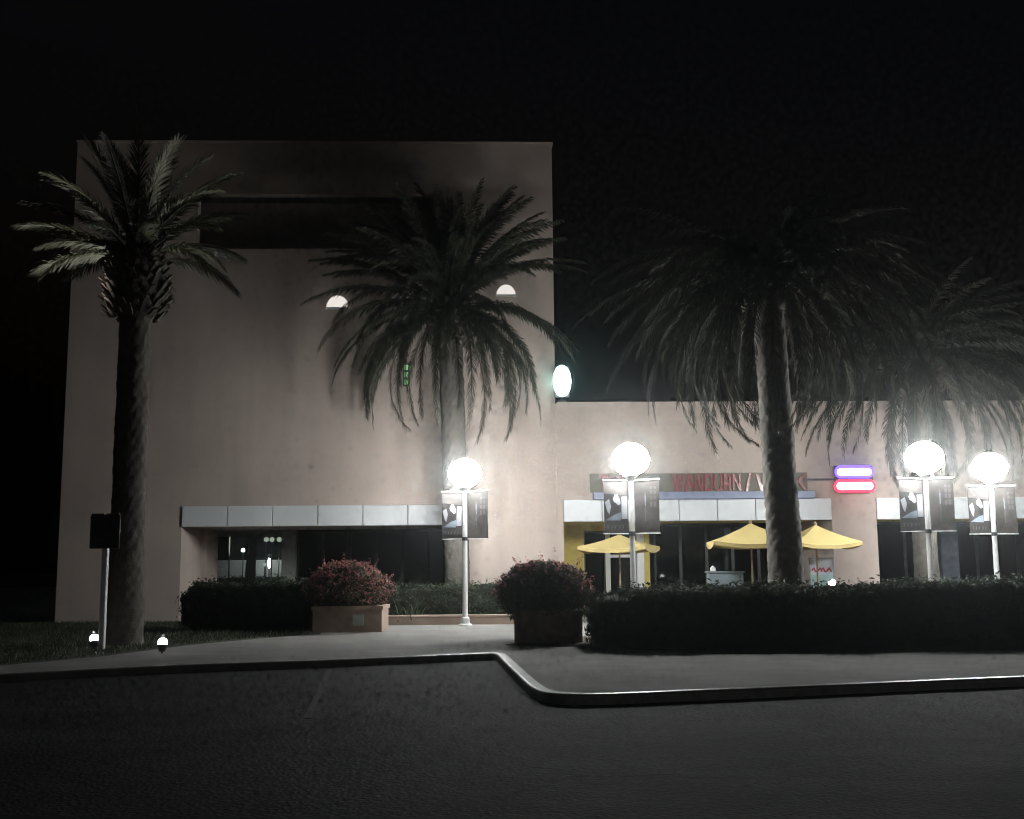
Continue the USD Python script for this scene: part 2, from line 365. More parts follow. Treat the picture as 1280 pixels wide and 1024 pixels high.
glazing(gn + .002, o3b + .2, WD + .05, .12, zg0 + .035, 5)
obj('pillar_return', bx(o2b + .002, o3a - .002, T, WD + .2, 0, zg0 + .04), 'peach_stucco', bld)
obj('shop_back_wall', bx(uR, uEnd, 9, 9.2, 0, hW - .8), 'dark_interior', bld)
obj('wing_end_wall', bx(uEnd - .3, uEnd, T, 9, 0, hW - .8), 'peach_stucco', bld)

# ------------------------------------------------------------------ thin night haze: fine droplets that scatter forwards and glow round the lamps
HAZE = 0.0011
M['haze'] = mat('haze', {'v': ('principled_volume', {'color': (.90, .96, 1.0), 'density': HAZE, 'anisotropy': .95})}, volume='v.volume')
data(obj('haze', bx(-34, 30, -6, 72, -1.0, 18.5), 'haze', kind='stuff'), 'thin night haze in the air of the whole place', 'haze')

# ------------------------------------------------------------------ things on the walls
def wall_lamp(px, py, w, label):
    u, z = uz(px, py + 8)
    t = thing('wall_lamp', label, 'wall lamp', wpos(u, 0, z), YAW, 'half round lamps high on the tower')
    r = w * 35.2 / F / 2
    th = np.linspace(0, math.pi, 25)
    v, f = [], []
    prof = np.linspace(0, math.pi / 2, 9)
    for a in prof:                       # a quarter shell leaning off the wall
        for q in th:
            v.append([r * math.cos(q) * math.sin(a), -.22 * math.cos(a) * 1.0 - .01, r * 1.18 * math.sin(q) * math.sin(a)])
    n = len(th)
    for i in range(len(prof) - 1):
        for j in range(n - 1):
            f.append([i * n + j, i * n + j + 1, (i + 1) * n + j + 1, (i + 1) * n + j])
    obj('lamp_shade', (np.array(v), np.array(f)), 'sconce_glow', t, smooth=True)
    obj('lamp_bracket', bevel_box(-r - .02, r + .02, -.24, .0, -.022, -.001, .006), 'white_panel', t)
    return t
wall_lamp(422, 378, 29, 'lit half round lamp on the tower left of the middle palm crown')
wall_lamp(632.5, 362, 25, 'smaller lit half round lamp on the tower right of the middle palm crown')
u, z = uz(508, 469)
t = thing('light_strip', 'small upright green light on the tower wall behind the palm fronds', 'light', wpos(u, 0, z), YAW)
obj('housing', bx(-.10, .10, -.05, 0, -.36, .36), 'dark_metal', t)
for zz in (-.24, 0, .24):
    obj('light_cell', bevel_box(-.06, .06, -.075, -.0501, zz - .085, zz + .085, .015), 'green_glow', t)
u, z = uz(702, 483)
zp = hW + .05
t = thing('floodlight', 'large blue white floodlight glaring on the wing roof edge beside the tower', 'floodlight', wpos(u, -.16, zp), YAW)
obj('floodlight_base', [bx(-.14, .14, -.10, .42, 0, .04), tube((0, 0, .03), (0, 0, .2), .045)], 'dark_metal', t)
obj('floodlight_housing', bevel_box(-.24, .24, -.07, .12, .14, 1.14, .04), 'grey_paint', t)
g = lathe([(0, -.09), (.1, -.088), (.2, -.07), (.27, -.03), (.29, .03), (0, .03)][::-1], 32)
g.apply_transform(trimesh.transformations.rotation_matrix(math.pi / 2, [1, 0, 0])); v = g.vertices.copy()
v = np.c_[v[:, 0], -np.abs(v[:, 1]) if False else v[:, 1], v[:, 2] * 1.75]; v[:, 1] = -.07 - (v[:, 1] - v[:, 1].min()) ; v[:, 2] += .65
g = trimesh.Trimesh(v, g.faces); trimesh.repair.fix_normals(g)
obj('floodlight_lens', g, 'flood_glow', t, smooth=True)
# shop sign: board, ledge, letters
sa, sz1 = uz(737, 592); sb2, sz0 = uz(1009, 614)
sz1 = uz(880, 591.5)[1]; sz0 = uz(880, 615)[1]; sl = uz(880, 624.3)[1]
sg = thing('shop_sign', 'long shop sign with raised red letters on an olive board', 'sign', wpos(sa, 0, sz0), YAW)
obj('board', bx(0, sb2 - sa, -.06, -.001, 0, sz1 - sz0), 'sign_board', sg)
la, lb = uz(741, 620)[0] - sa, uz(1016, 620)[0] - sa
obj('ledge', bevel_box(la, lb, -.30, -.002, -(sz0 - sl), -.001, .015), 'blue_grey_metal', sg)
def letters(txt, u0, u1, h, dy, parent, m, z=.03):
    tm = meshkit.text_mesh(txt, h, .05, bold=True)
    s = (u1 - u0) / (tm.bounds[1, 0] - tm.bounds[0, 0])
    v = tm.vertices.copy(); v[:, 0] = (v[:, 0] - tm.bounds[0, 0]) * s
    tm.vertices = v
    tm = upright(tm); tm.apply_translation([u0, dy, z])
    return obj('lettering', tm, m, parent)
for txt, p0, p1 in (('WANDURN', 839, 925), ('/', 930, 938), ('WOK', 944, 1007), ('THE', 749, 782)):
    letters(txt, uz(p0, 600)[0] - sa, uz(p1, 600)[0] - sa, (sz1 - sz0) * .86, -.115, sg, 'sign_red')
# neon window sign on a bracket
na, nz1 = uz(1043, 581); nb, nz0 = uz(1095, 616)
nz1 = uz(1068, 581, -.3)[1]; nz0 = uz(1068, 616.5, -.3)[1]; na = uz(1043, 598, -.3)[0]; nb = uz(1093, 598, -.3)[0]
ns = thing('neon_sign', 'lit neon sign with a blue bar above a red bar on a bracket', 'sign', wpos(na, -.3, nz0), YAW)
w, h = nb - na, nz1 - nz0
obj('bracket', bx(-.95, w * .5, .075, .105, h * .5 - .03, h * .5 + .03), 'dark_metal', ns)
obj('bracket', bx(w * .5 - .03, w * .5 + .03, .105, .31, h * .5 - .03, h * .5 + .03), 'dark_metal', ns)
obj('sign_back', bx(.03, w - .03, .03, .074, .03, h - .03), 'dark_metal', ns)
def capsule(x0, x1, z, r, y=0.0):
    p = LineString([(x0 + r, z), (x1 - r, z)]).buffer(r)
    return p
def slab(poly, y0, y1):
    return upright(extr(poly, y1 - y0)).apply_translation([0, y0, 0])
zb, zr = h * .75, h * .25
rr = h * .23
blue = capsule(0.02, w - .02, zb, rr); bi = capsule(.08, w - .08, zb - .01, rr - .095)
red = capsule(-.02, w + .02, zr, rr); ri = capsule(.05, w - .05, zr, rr - .085)
obj('blue_tube', slab(blue.difference(bi), -.03, .029), 'blue_tube', ns)
obj('blue_panel', slab(bi.buffer(-.002), -.02, .028), 'blue_core', ns)
obj('red_tube', slab(red.difference(ri), -.03, .029), 'red_tube', ns)
obj('red_panel', slab(ri.buffer(-.002), -.02, .028), 'red_core', ns)

# ------------------------------------------------------------------ street lamps and banners
GZ = 4.3
def first_lamp(loc, label):
    t = thing('street_lamp', label, 'street lamp', loc, 0, 'post top lamps along the forecourt')
    obj('base_plate', [lathe([(0, 0), (.19, 0), (.19, .03), (.13, .05), (.12, .2), (.085, .24), (0, .24)], 20)], 'white_paint', t, smooth=30)
    obj('pole', tube((0, 0, .2), (0, 0, GZ - .47 - PZ), .078, .058, 20), 'white_paint', t, smooth=30)
    obj('collar', lathe([(0, GZ - .48 - PZ), (.10, GZ - .48 - PZ), (.17, GZ - .41 - PZ), (.17, GZ - .375 - PZ), (0, GZ - .375 - PZ)], 24), 'white_paint', t, smooth=30)
    g = trimesh.creation.icosphere(3, 1.0)
    v = g.vertices.copy(); z = v[:, 2]
    v[:, :2] *= .47
    v[:, 2] = np.where(z > 0, z * .43, z * .39)
    g.vertices = v; g.apply_translation([0, 0, GZ - PZ])
    obj('globe', g, 'lamp_glow', t, smooth=True)
    for s in (-1, 1):
        obj('banner_arm', tube((s * .05, 0, 3.66), (s * .70, 0, 3.69), .022, .018, 8), 'white_paint', t, smooth=30)
        obj('banner_arm', tube((s * .05, 0, 2.36), (s * .70, 0, 2.36), .014, .012, 8), 'white_paint', t, smooth=30)
    obj('clamp_band', lathe([(.06, 2.31), (.085, 2.31), (.085, 2.41), (.06, 2.41)], 16), 'dark_metal', t)
    return t
lamp_px = [(581, 592, -18, 'nearest to the tower, base clear of the hedge', 'in front of the tower'),
           (788, 575, -8, 'lighting the shop sign, left of the thick palm', 'by the shop sign'),
           (1155, 573, 0, 'just right of the neon sign', 'right of the neon sign'),
           (1237, 585, 4, 'at the far right of the forecourt', 'at the far right')]
pp = [(-.02, .45, .16, .62, .33, .5, .3, .36), ]
def banner(loc, rot, side, where):
    kind = 'picture' if side < 0 else 'plain brown'
    lab = (f'picture banner with white shapes, left of the lamp {where}' if side < 0 else f'brown banner with pale upright line, right of the lamp {where}')
    t = thing('pole_banner', lab, 'banner', loc, rot, 'banners hung on the street lamps')
    a, b = (-.68, -.085) if side < 0 else (.085, .68)
    n = 8
    xs, zs = np.linspace(a, b, n), np.linspace(2.375, 3.66, 12)
    def sway(x, z):
        return .02 * np.sin(5 * x + 3 * z + loc[0]) * (1 - np.abs((z - 3.0) / .7).clip(0, 1) ** 2)
    X, Z = np.meshgrid(xs, zs)
    def cloth(poly, y, th=.004):
        m = upright(extr(poly, th)); m = m.subdivide_to_size(.16); v = m.vertices.copy(); v[:, 1] += y + sway(v[:, 0], v[:, 2]); m.vertices = v
        return m
    obj('cloth', cloth(sbox(a, 2.375, b, 3.655), 0), 'banner_dark' if side < 0 else 'banner_brown', t)
    Wd, H = b - a, 1.28
    def q(pts):
        return Polygon([(a + x * Wd, 2.375 + y * H) for x, y in pts])
    if side < 0:
        obj('print', cloth(q([(.02, .77), (.98, .72), (.98, .98), (.02, .98)]), -.004, .003), 'banner_mid', t)
        obj('print', cloth(q([(.72, .27), (.97, .27), (.97, .70), (.74, .70)]), -.0045, .003), 'banner_white', t)
        obj('print', cloth(q([(.38, .66), (.47, .75), (.56, .75), (.66, .66), (.70, .56), (.60, .53), (.5, .58), (.42, .60)]), -.008, .003), 'banner_white', t)
        obj('print', cloth(q([(.04, .60), (.22, .66), (.30, .52), (.22, .36), (.14, .42)]), -.0048, .003), 'banner_white', t)
        obj('print', cloth(q([(.05, .25), (.45, .36), (.70, .40), (.70, .24)]), -.006, .003), 'banner_blue', t)
        tm = [cloth(q([(x, .09), (x + .05, .08), (x + .08, .15), (x + .02, .16)]), -.005, .003) for x in (.12, .28, .42, .6, .74)]
        obj('print', tm, 'banner_mid', t)
    else:
        obj('print', cloth(q([(.40, .22), (.46, .22), (.47, .78), (.40, .80)]), -.0045, .003), 'banner_mid', t)
        obj('print', cloth(q([(.41, .52), (.45, .52), (.45, .72), (.41, .74)]), -.008, .003), 'banner_blue', t)
        rng = random.Random(int(loc[0] * 100))
        obj('print', [cloth(q([(x, y), (x + .10, y), (x + .10, y + hh), (x, y + hh)]), -.0052, .003) for x in (.62, .78) for y, hh in ((.84, .05), (.74, .07), (.63, .08), (.5, .1))], 'banner_mid', t)
    return t
lamp0 = None
lamp_at = []
for k, (px, py, rot, lab, where) in enumerate(lamp_px):
    d = ray(px, py); s = (GZ - CAMZ) / d[2]; p = EYE + d * s
    loc = (p[0], p[1], PZ)
    lamp_at.append(p)
    lb_ = 'white street lamp with a glaring globe ' + lab
    if lamp0 is None:
        lamp0 = first_lamp(loc, lb_); lamp0.GetAttribute('xformOp:translate')
        if rot:
            UsdGeom.Xformable(lamp0).AddRotateZOp().Set(float(rot))
    else:
        copy_of(lamp0, loc, rot, lb_)
    for s_ in (-1, 1):
        banner(loc, rot, s_, where)
print('lamps', [tuple(np.round(p, 2)) for p in lamp_at])

# ------------------------------------------------------------------ palms
def pix(P):
    q = P - EYE
    w = q @ CF
    return np.stack([CX + F * (q @ CR) / w, CY - F * (q @ CU) / w], -1)
keep_clear = [(np.array([632., 362.]), 17), (np.array([702., 483.]), 30), (np.array([422., 378.]), 9), (np.array([1055., 598.]), 24), (np.array([1080., 598.]), 24)]
def palm_trunk(H, r0, r1, flare, lean, seed):
    nz, nt = int(H * 26), 48
    z = np.linspace(0, H, nz); th = np.linspace(0, 2 * math.pi, nt, endpoint=False)
    Z, Th = np.meshgrid(z, th, indexing='ij')
    r = r0 + (r1 - r0) * (Z / H) + flare * np.exp(-Z / .45)
    Zs = Z + .55 * meshkit.fbm(np.stack([np.cos(Th) * 1.2, np.sin(Th) * 1.2, Z * 1.1], -1), 3, seed + 9)
    scar = np.abs(np.sin(5 * Th + 8.5 * Zs)) * np.abs(np.sin(5 * Th - 8.5 * Zs))
    r = r + .022 * scar ** .7 * (.4 + 1.2 * meshkit.noise(np.stack([np.cos(Th) * 3, np.sin(Th) * 3, Z * 2.5], -1), seed)) - .01 + .05 * (meshkit.fbm(np.stack([np.cos(Th) * 2, np.sin(Th) * 2, Z * 1.5], -1), 4, seed) - .5)
    X = r * np.cos(Th) + lean[0] * (Z / H) ** 1.5; Y = r * np.sin(Th) + lean[1] * (Z / H) ** 1.5
    v = np.stack([X, Y, Z], -1).reshape(-1, 3)
    i = np.arange((nz - 1) * nt).reshape(nz - 1, nt); j = np.roll(i, -1, 1)
    f = np.stack([i, j, j + nt, i + nt], -1).reshape(-1, 4)
    return v, f
def frond(origin, az, e0, droop, L, wid, rng, n=24, pairs=100, hang=.35):
    s = np.linspace(0, 1, n)
    el = e0 - droop * s ** 1.25
    azs = az + rng.uniform(-.25, .25) * s
    dirs = np.stack([np.cos(el) * np.cos(azs), np.cos(el) * np.sin(azs), np.sin(el)], -1)
    p = np.vstack([np.zeros(3), np.cumsum((dirs[1:] + dirs[:-1]) / 2 * L / (n - 1), 0)]) + origin
    tan = dirs
    side = np.cross(tan, [0, 0, 1.]); ln = np.linalg.norm(side, axis=1, keepdims=True)
    side = np.where(ln > .08, side / np.maximum(ln, 1e-6), np.array([-math.sin(az), math.cos(az), 0])[None])
    tw = rng.uniform(-.5, .5)
    up = np.cross(side, tan)
    c_, s_ = math.cos(tw), math.sin(tw)
    side, up = side * c_ + up * s_, up * c_ - side * s_
    rad = .034 * (1 - s) ** .8 + .006
    k = 4
    ring = [(side * math.cos(a) + up * math.sin(a) * .7) * rad[:, None] + p for a in np.linspace(0, 2 * math.pi, k, endpoint=False)]
    rv = np.stack(ring, 1).reshape(-1, 3)
    i = np.arange((n - 1) * k).reshape(n - 1, k); j = np.roll(i, -1, 1)
    rf = np.stack([i, j, j + k, i + k], -1).reshape(-1, 4)
    rf = np.vstack([rf[:, [0, 1, 2]], rf[:, [0, 2, 3]]])
    # leaflets
    q = np.linspace(.13, .995, pairs)
    vs, fs, c = [], [], 0
    for sg in (-1, 1):
        qq = np.clip(q + np.array([rng.uniform(-.008, .008) for _ in q]), 0, 1)
        P = np.stack([np.interp(qq, s, p[:, a]) for a in range(3)], -1)
        Tn = np.stack([np.interp(qq, s, tan[:, a]) for a in range(3)], -1)
        S = np.stack([np.interp(qq, s, side[:, a]) for a in range(3)], -1) * sg
        U = np.stack([np.interp(qq, s, up[:, a]) for a in range(3)], -1)
        ll = wid * (np.sin(math.pi * np.clip(.1 + .82 * qq, 0, 1)) ** .6) * np.array([rng.uniform(.75, 1.1) for _ in q])
        aa = np.radians(np.interp(qq, [0, 1], [40, 17])) + np.array([rng.uniform(-.15, .15) for _ in q])
        vv = np.array([rng.uniform(-.2, .6) for _ in q])
        D = Tn * np.cos(aa)[:, None] + (S * np.cos(vv)[:, None] + U * np.sin(vv)[:, None]) * np.sin(aa)[:, None]
        D2 = D + np.array([0, 0, -hang * 2]) ; D2 /= np.linalg.norm(D2, axis=1, keepdims=True)
        w = .021
        mid = P + D * (ll * .5)[:, None]; tip = mid + D2 * (ll * .5)[:, None]
        wv = Tn * w
        vs.append(np.stack([P - wv * .6, P + wv * .6, mid + wv, mid - wv, tip], 1).reshape(-1, 3))
        b = np.arange(pairs) * 5 + c
        fs += [np.stack([b, b + 1, b + 2], -1), np.stack([b, b + 2, b + 3], -1), np.stack([b + 3, b + 2, b + 4], -1)]
        c += pairs * 5
    return (rv, rf), (np.vstack(vs), np.vstack(fs))
def stubs(r, h, n, rng, top):
    out = []
    for k in range(n):
        a = k * 2.39996 + rng.uniform(-.1, .1); tt = (k + .5) / n
        rr = r * (.72 + .36 * math.sin(math.pi * min(1, .15 + tt * .8)))
        L = rng.uniform(.16, .30)
        b = bx(-.055, .055, 0, L, -.025, .025)
        v = b.vertices.copy(); v[:, 0] *= np.where(v[:, 1] > .01, .7, 1.25); b.vertices = v
        b.apply_transform(trimesh.transformations.rotation_matrix(rng.uniform(.5, 1.15), [1, 0, 0]))
        b.apply_translation([0, rr - .10, tt * h])
        b.apply_transform(trimesh.transformations.rotation_matrix(a, [0, 0, 1]))
        out.append(b)
    m = trimesh.util.concatenate(out); m.apply_translation([0, 0, top - h])
    return m
def palm(base, crown_top, r0, r1, flare, nf, L, wid, e_lo, droop, label, seed, boot_r, boot_h, lean=(0, 0), e_hi=86, dry=6, hang=.35, pw=1.0, bark='palm_trunk', fl='palm_leaf', taper=0.0):
    rng = random.Random(seed)
    t = thing('palm_tree', label, 'palm tree', base, 0, None)
    H = crown_top - base[2]
    obj('trunk', palm_trunk(H - boot_h * .6, r0, r1, flare, lean, seed), bark, t, smooth=True)
    top = np.array([lean[0], lean[1], H])
    boot = lathe([(r1 * .9, -boot_h), (boot_r * .8, -boot_h * .82), (boot_r, -boot_h * .5), (boot_r * .86, -boot_h * .15), (boot_r * .55, .12), (.12, .45), (0, .5)], 32)
    boot.vertices[:, :2] *= (1 + .12 * (meshkit.noise(boot.vertices * 6, seed)[:, None] - .5)); boot.apply_translation(top)
    obj('crown_base', boot, 'brown_trunk', t, smooth=True)
    st = stubs(boot_r, boot_h, int(60 + 70 * boot_h), rng, H); st.apply_translation([lean[0], lean[1], 0])
    obj('cut_stalks', st, 'palm_stub', t, kind='stuff')
    for k in range(nf):
        f = (k + .5) / nf
        e = math.radians(e_hi - (e_hi - e_lo) * f ** pw + rng.uniform(-7, 7))
        az = k * 2.39996 + rng.uniform(-.22, .22)
        o = top + np.array([math.cos(az), math.sin(az), 0]) * boot_r * (.25 + .45 * f) + np.array([0, 0, .3 - .5 * f])
        Lk = L * rng.uniform(.86, 1.08) * ((.8 + .2 * min(1, f * 3)) if not taper else 1.12 - taper * f)
        rac, lv = frond(o, az, e, math.radians(droop * (.55 + .6 * f) * rng.uniform(.75, 1.25)), Lk, wid, rng, hang=hang * (.6 + .8 * f))
        ww = (rac[0] + base) - B0
        dep, along = -ww[:, 0] * sb + ww[:, 1] * cb, ww[:, 0] * cb + ww[:, 1] * sb
        if ((dep > -.15) & (ww[:, 2] < np.where(along < uR + .2, hT, hW) + .2) & (dep < 14)).any():
            continue                                                 # no frond grows into the building
        if any(np.linalg.norm(rac[0] + base - g, axis=1).min() < 1.25 for g in lamp_at):
            continue                                                 # fronds singed by a lamp are cut
        if any(np.hypot(*(pix(rac[0][::4] + base) - c).T).min() < d for c, d in keep_clear):
            continue                                                 # cut away where the photograph shows a lamp free
        m = trimesh.Trimesh(np.vstack([lv[0], rac[0]]), np.vstack([lv[1], rac[1] + len(lv[0])]), process=False)
        obj('frond', m, 'palm_leaf_dry' if (nf - k) <= dry else fl, t)
    return t
def foot(px, Y):
    p = at(px, 760, Y)
    return np.array([p[0], p[1], PZ])
def zat(py, Y, px=640):
    return at(px, py, Y)[2]
p1 = foot(156, 24.4)
palm(p1, zat(314, 24.4, 160), .37, .33, .05, 42, 2.55, .5, 2, 50, 'palm with a clipped uplit crown at the left before the tower', 11, .66, 1.6, lean=(-.02, .0), dry=0, pw=.9, hang=.2, taper=.36)
p2 = foot(572, 33.6)
palm(p2, zat(385, 33.6, 562), .36, .36, .10, 190, 4.2, .56, -36, 74, 'palm with a full crown before the tower, behind the first street lamp', 23, .66, 1.3, lean=(-.22, 0), dry=8, hang=.5)
p3 = foot(985, 25.6)
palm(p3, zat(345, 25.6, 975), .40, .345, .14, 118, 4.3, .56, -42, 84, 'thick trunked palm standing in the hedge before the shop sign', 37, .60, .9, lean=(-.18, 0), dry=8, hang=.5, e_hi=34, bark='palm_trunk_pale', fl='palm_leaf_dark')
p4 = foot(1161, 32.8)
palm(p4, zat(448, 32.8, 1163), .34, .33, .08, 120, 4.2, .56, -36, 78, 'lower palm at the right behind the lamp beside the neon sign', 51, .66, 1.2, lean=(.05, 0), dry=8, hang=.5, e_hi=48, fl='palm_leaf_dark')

# ------------------------------------------------------------------ hedges, bushes, grass
def leaf_cloud(P, N, size, rng, flat=.5):
    """Rhombic leaves at P, facing roughly N."""
    n = len(P)
    N = N + rng.normal(0, flat, (n, 3)); N /= np.linalg.norm(N, axis=1, keepdims=True)
    A = np.cross(N, rng.normal(0, 1, (n, 3))); A /= np.linalg.norm(A, axis=1, keepdims=True)
    Bv = np.cross(N, A)
    s = size * rng.uniform(.6, 1.3, n)[:, None]
    v = np.stack([P - A * s, P + Bv * s * .42 + N * s * .12, P + A * s, P - Bv * s * .42 + N * s * .12], 1).reshape(-1, 3)
    b = np.arange(n) * 4
    f = np.vstack([np.stack([b, b + 1, b + 2], -1), np.stack([b, b + 2, b + 3], -1)])
    return v, f
def hedge(loc, rot, lx, ly, lz, label, seed, dens=520, size=.05, m='hedge_leaf', bumpy=.22, twig=True):
    rng = np.random.default_rng(seed)
    t = thing('hedge', label, 'hedge', loc, rot)
    faces = [((0, -1, 0), lx * lz), ((0, 1, 0), lx * lz), ((-1, 0, 0), ly * lz), ((1, 0, 0), ly * lz), ((0, 0, 1), lx * ly)]
    Ps, Ns = [], []
    for nrm, area in faces:
        n = int(area * dens * (1 if nrm != (0, 1, 0) else .5))
        nrm = np.array(nrm, float)
        q = rng.uniform(-.5, .5, (n, 3)) * [lx, ly, lz]
        k = int(np.argmax(np.abs(nrm)))
        q[:, k] = nrm[k] * [lx, ly, lz][k] / 2
        q[:, 2] += lz / 2
        Ps.append(q); Ns.append(np.tile(nrm, (n, 1)))
    P, N = np.vstack(Ps), np.vstack(Ns)
    c = np.array([0, 0, lz * .45]); h = np.array([lx, ly, lz * 1.1]) / 2
    def shape(P):
        q = (P - c) / h
        k = np.maximum(1, (np.abs(q) ** 6).sum(1) ** (1 / 6))[:, None]      # rounded corners
        P = c + (P - c) / k
        w = P + np.array([loc[0], loc[1], 0])
        b = meshkit.fbm(w * 1.7, 3, seed) - .5 + .5 * (meshkit.noise(w * 6, seed + 5) - .5)
        o = (P - c) / np.maximum(np.linalg.norm((P - c) / h, axis=1, keepdims=True), .1) / h
        o /= np.linalg.norm(o, axis=1, keepdims=True)
        P = P + o * (b * bumpy)[:, None]
        P[:, 2] = np.maximum(P[:, 2], .02)
        return P
    Pl = shape(P) - N * np.abs(rng.normal(0, .05, len(P)))[:, None]
    sh = rng.random(len(P)) < .10
    Pl[sh] += N[sh] * rng.uniform(.03, .17, (sh.sum(), 1))
    Pl[:, 2] = np.maximum(Pl[:, 2], .02)
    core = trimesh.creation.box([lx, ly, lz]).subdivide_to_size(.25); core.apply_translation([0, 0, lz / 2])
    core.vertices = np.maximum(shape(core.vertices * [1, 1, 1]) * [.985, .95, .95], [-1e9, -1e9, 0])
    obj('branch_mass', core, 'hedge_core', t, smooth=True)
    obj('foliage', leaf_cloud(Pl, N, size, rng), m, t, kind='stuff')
    return t
def mound(P, N):
    return P
def bush(t, c, R, n, nfl, seed, m='bush_leaf', size=.06, fsize=.04):
    rng = np.random.default_rng(seed)
    def pts(k, lo, hi):
        d = rng.normal(0, 1, (k, 3)); d /= np.linalg.norm(d, axis=1, keepdims=True)
        d[:, 2] = np.where(d[:, 2] < -.8, -d[:, 2], d[:, 2])
        r = rng.uniform(lo, hi, k) * (1 + .32 * (meshkit.fbm(d * 2.6 + seed, 3, seed) - .5) + .18 * (meshkit.noise(d * 9, seed) - .5))
        return c + d * np.array(R) * r[:, None], d
    core = trimesh.creation.icosphere(3, 1.0)
    v = core.vertices.copy(); v = c + v * np.array(R) * (.78 * (1 + .25 * (meshkit.fbm(v * 2.6 + seed, 3, seed) - .5)))[:, None]
    core.vertices = v
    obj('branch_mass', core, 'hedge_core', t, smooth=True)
    P, d = pts(n, .78, 1.02)
    obj('foliage', leaf_cloud(P, d, size, rng, .7), m, t, kind='stuff')
    if nfl:
        P, d = pts(nfl, .9, 1.07)
        k = rng.random(len(P)) < np.clip(.45 + .7 * d[:, 2] + .35 * np.abs(d[:, 0]), .12, 1)
        obj('blossom', leaf_cloud(P[k], d[k], fsize, rng, .8), 'flower', t, kind='stuff')
        # long sprays standing off the crown
        sp = []
        for q in range(26):
            a = rng.normal(0, 1, 3); a[2] = abs(a[2]); a /= np.linalg.norm(a)
            b0 = c + a * np.array(R) * .95
            for w in np.linspace(0, rng.uniform(.1, .26), 6):
                sp.append(b0 + (a + [0, 0, .5]) * w + rng.normal(0, .015, 3))
        obj('flower_spray', leaf_cloud(np.array(sp), np.tile([0, -1., .3], (len(sp), 1)), fsize, rng, .8), 'flower', t, kind='stuff')
def planter(px0, px1, pyb, w, d, hgt, label, seed, plaque=False):
    pL = ground(px0, pyb, PZ); pR = ground(px1, pyb, PZ)
    cx = (pL[0] + pR[0]) / 2; Y = pL[1]
    t = thing('planter_box', label, 'planter', (cx, Y + d / 2, PZ))
    outer = sbox(-w / 2, -d / 2, w / 2, d / 2)
    walls = extr(outer.difference(outer.buffer(-.12, join_style=2)), hgt - .09)
    obj('box_wall', walls, 'planter_stucco', t)
    o2 = outer.buffer(.035, join_style=2)
    rim = extr(o2.difference(outer.buffer(-.15, join_style=2)), .09); rim.apply_translation([0, 0, hgt - .089])
    obj('rim', rim, 'planter_stucco', t)
    obj('soil', bx(-w / 2 + .121, w / 2 - .121, -d / 2 + .121, d / 2 - .121, .0, hgt - .12), 'soil', t)
    if plaque:
        obj('plaque', bevel_box(.14, .42, -d / 2 - .02, -d / 2 + .001, .16, .44, .006), 'plaque_pale', t)
    return t, np.array([cx, Y + d / 2, PZ + hgt])
tA, cA = planter(392, 474, 791, 1.72, 1.5, .64, 'peach stucco planter box with a small pale plaque beside the walkway', 5, True)
sA = thing('flowering_shrub', 'rounded shrub with red blossom in the planter with the plaque', 'shrub', cA - [0, 0, .14])
bush(sA, np.array([-.08, 0, .54]), (1.06, .95, .68), 6500, 5200, 71)
tB, cB = planter(646, 726, 804, 1.42, 1.4, .66, 'stucco planter box in shade at the hedge end by the kerb', 6)
sB = thing('flowering_shrub', 'darker rounded shrub with few blossoms in the planter at the hedge end', 'shrub', cB - [0, 0, .14])
bush(sB, np.array([-.05, 0, .50]), (1.02, .9, .66), 6500, 1900, 83)
# hedges
hl = ground(222, 789, PZ); hr = ground(400, 789, PZ)
hedge(((hl[0] + hr[0]) / 2, hl[1] + .7, PZ), 0, hr[0] - hl[0], 1.3, 1.22, 'dark clipped hedge before the loggia, left of the plaque planter', 91, dens=620, bumpy=.38)
h0, h1 = ground(470, 780, PZ), ground(700, 780, PZ)
hedge(((h0[0] + h1[0]) / 2, 32.75, PZ), 1, h1[0] - h0[0] + .8, 1.1, 1.12, 'green hedge behind the first street lamp, between the two planters', 92, dens=480)
hA, hB = at(742, 780, 22.4), at(1420, 780, 22.4)
hedge(((hA[0] + hB[0]) / 2, 23.1, PZ), .5, hB[0] - hA[0], 2.6, 1.10, 'long dark hedge along the front of the shop patio', 93, dens=440, size=.055, bumpy=.55)
g0, g1 = at(1098, 740, 29.2), at(1330, 740, 29.2)
hedge(((g0[0] + g1[0]) / 2, 29.4, PZ), 0, g1[0] - g0[0], .9, 1.12, 'pale topped low hedge at the foot of the right shop windows', 94, dens=420, m='pale_leaf')
# low wall between the planters
w0, w1_ = ground(474, 787, PZ), ground(648, 787, PZ)
lw = thing('low_wall', 'low peach garden wall edging the hedge behind the first street lamp', 'wall', ((w0[0] + w1_[0]) / 2, 31.85, PZ))
obj('wall_body', bx(-(w1_[0] - w0[0]) / 2 - .4, (w1_[0] - w0[0]) / 2 + .6, -.12, .12, 0, .2), 'planter_stucco', lw)
obj('coping', bevel_box(-(w1_[0] - w0[0]) / 2 - .42, (w1_[0] - w0[0]) / 2 + .62, -.16, .16, .201, .27, .012), 'planter_stucco', lw)
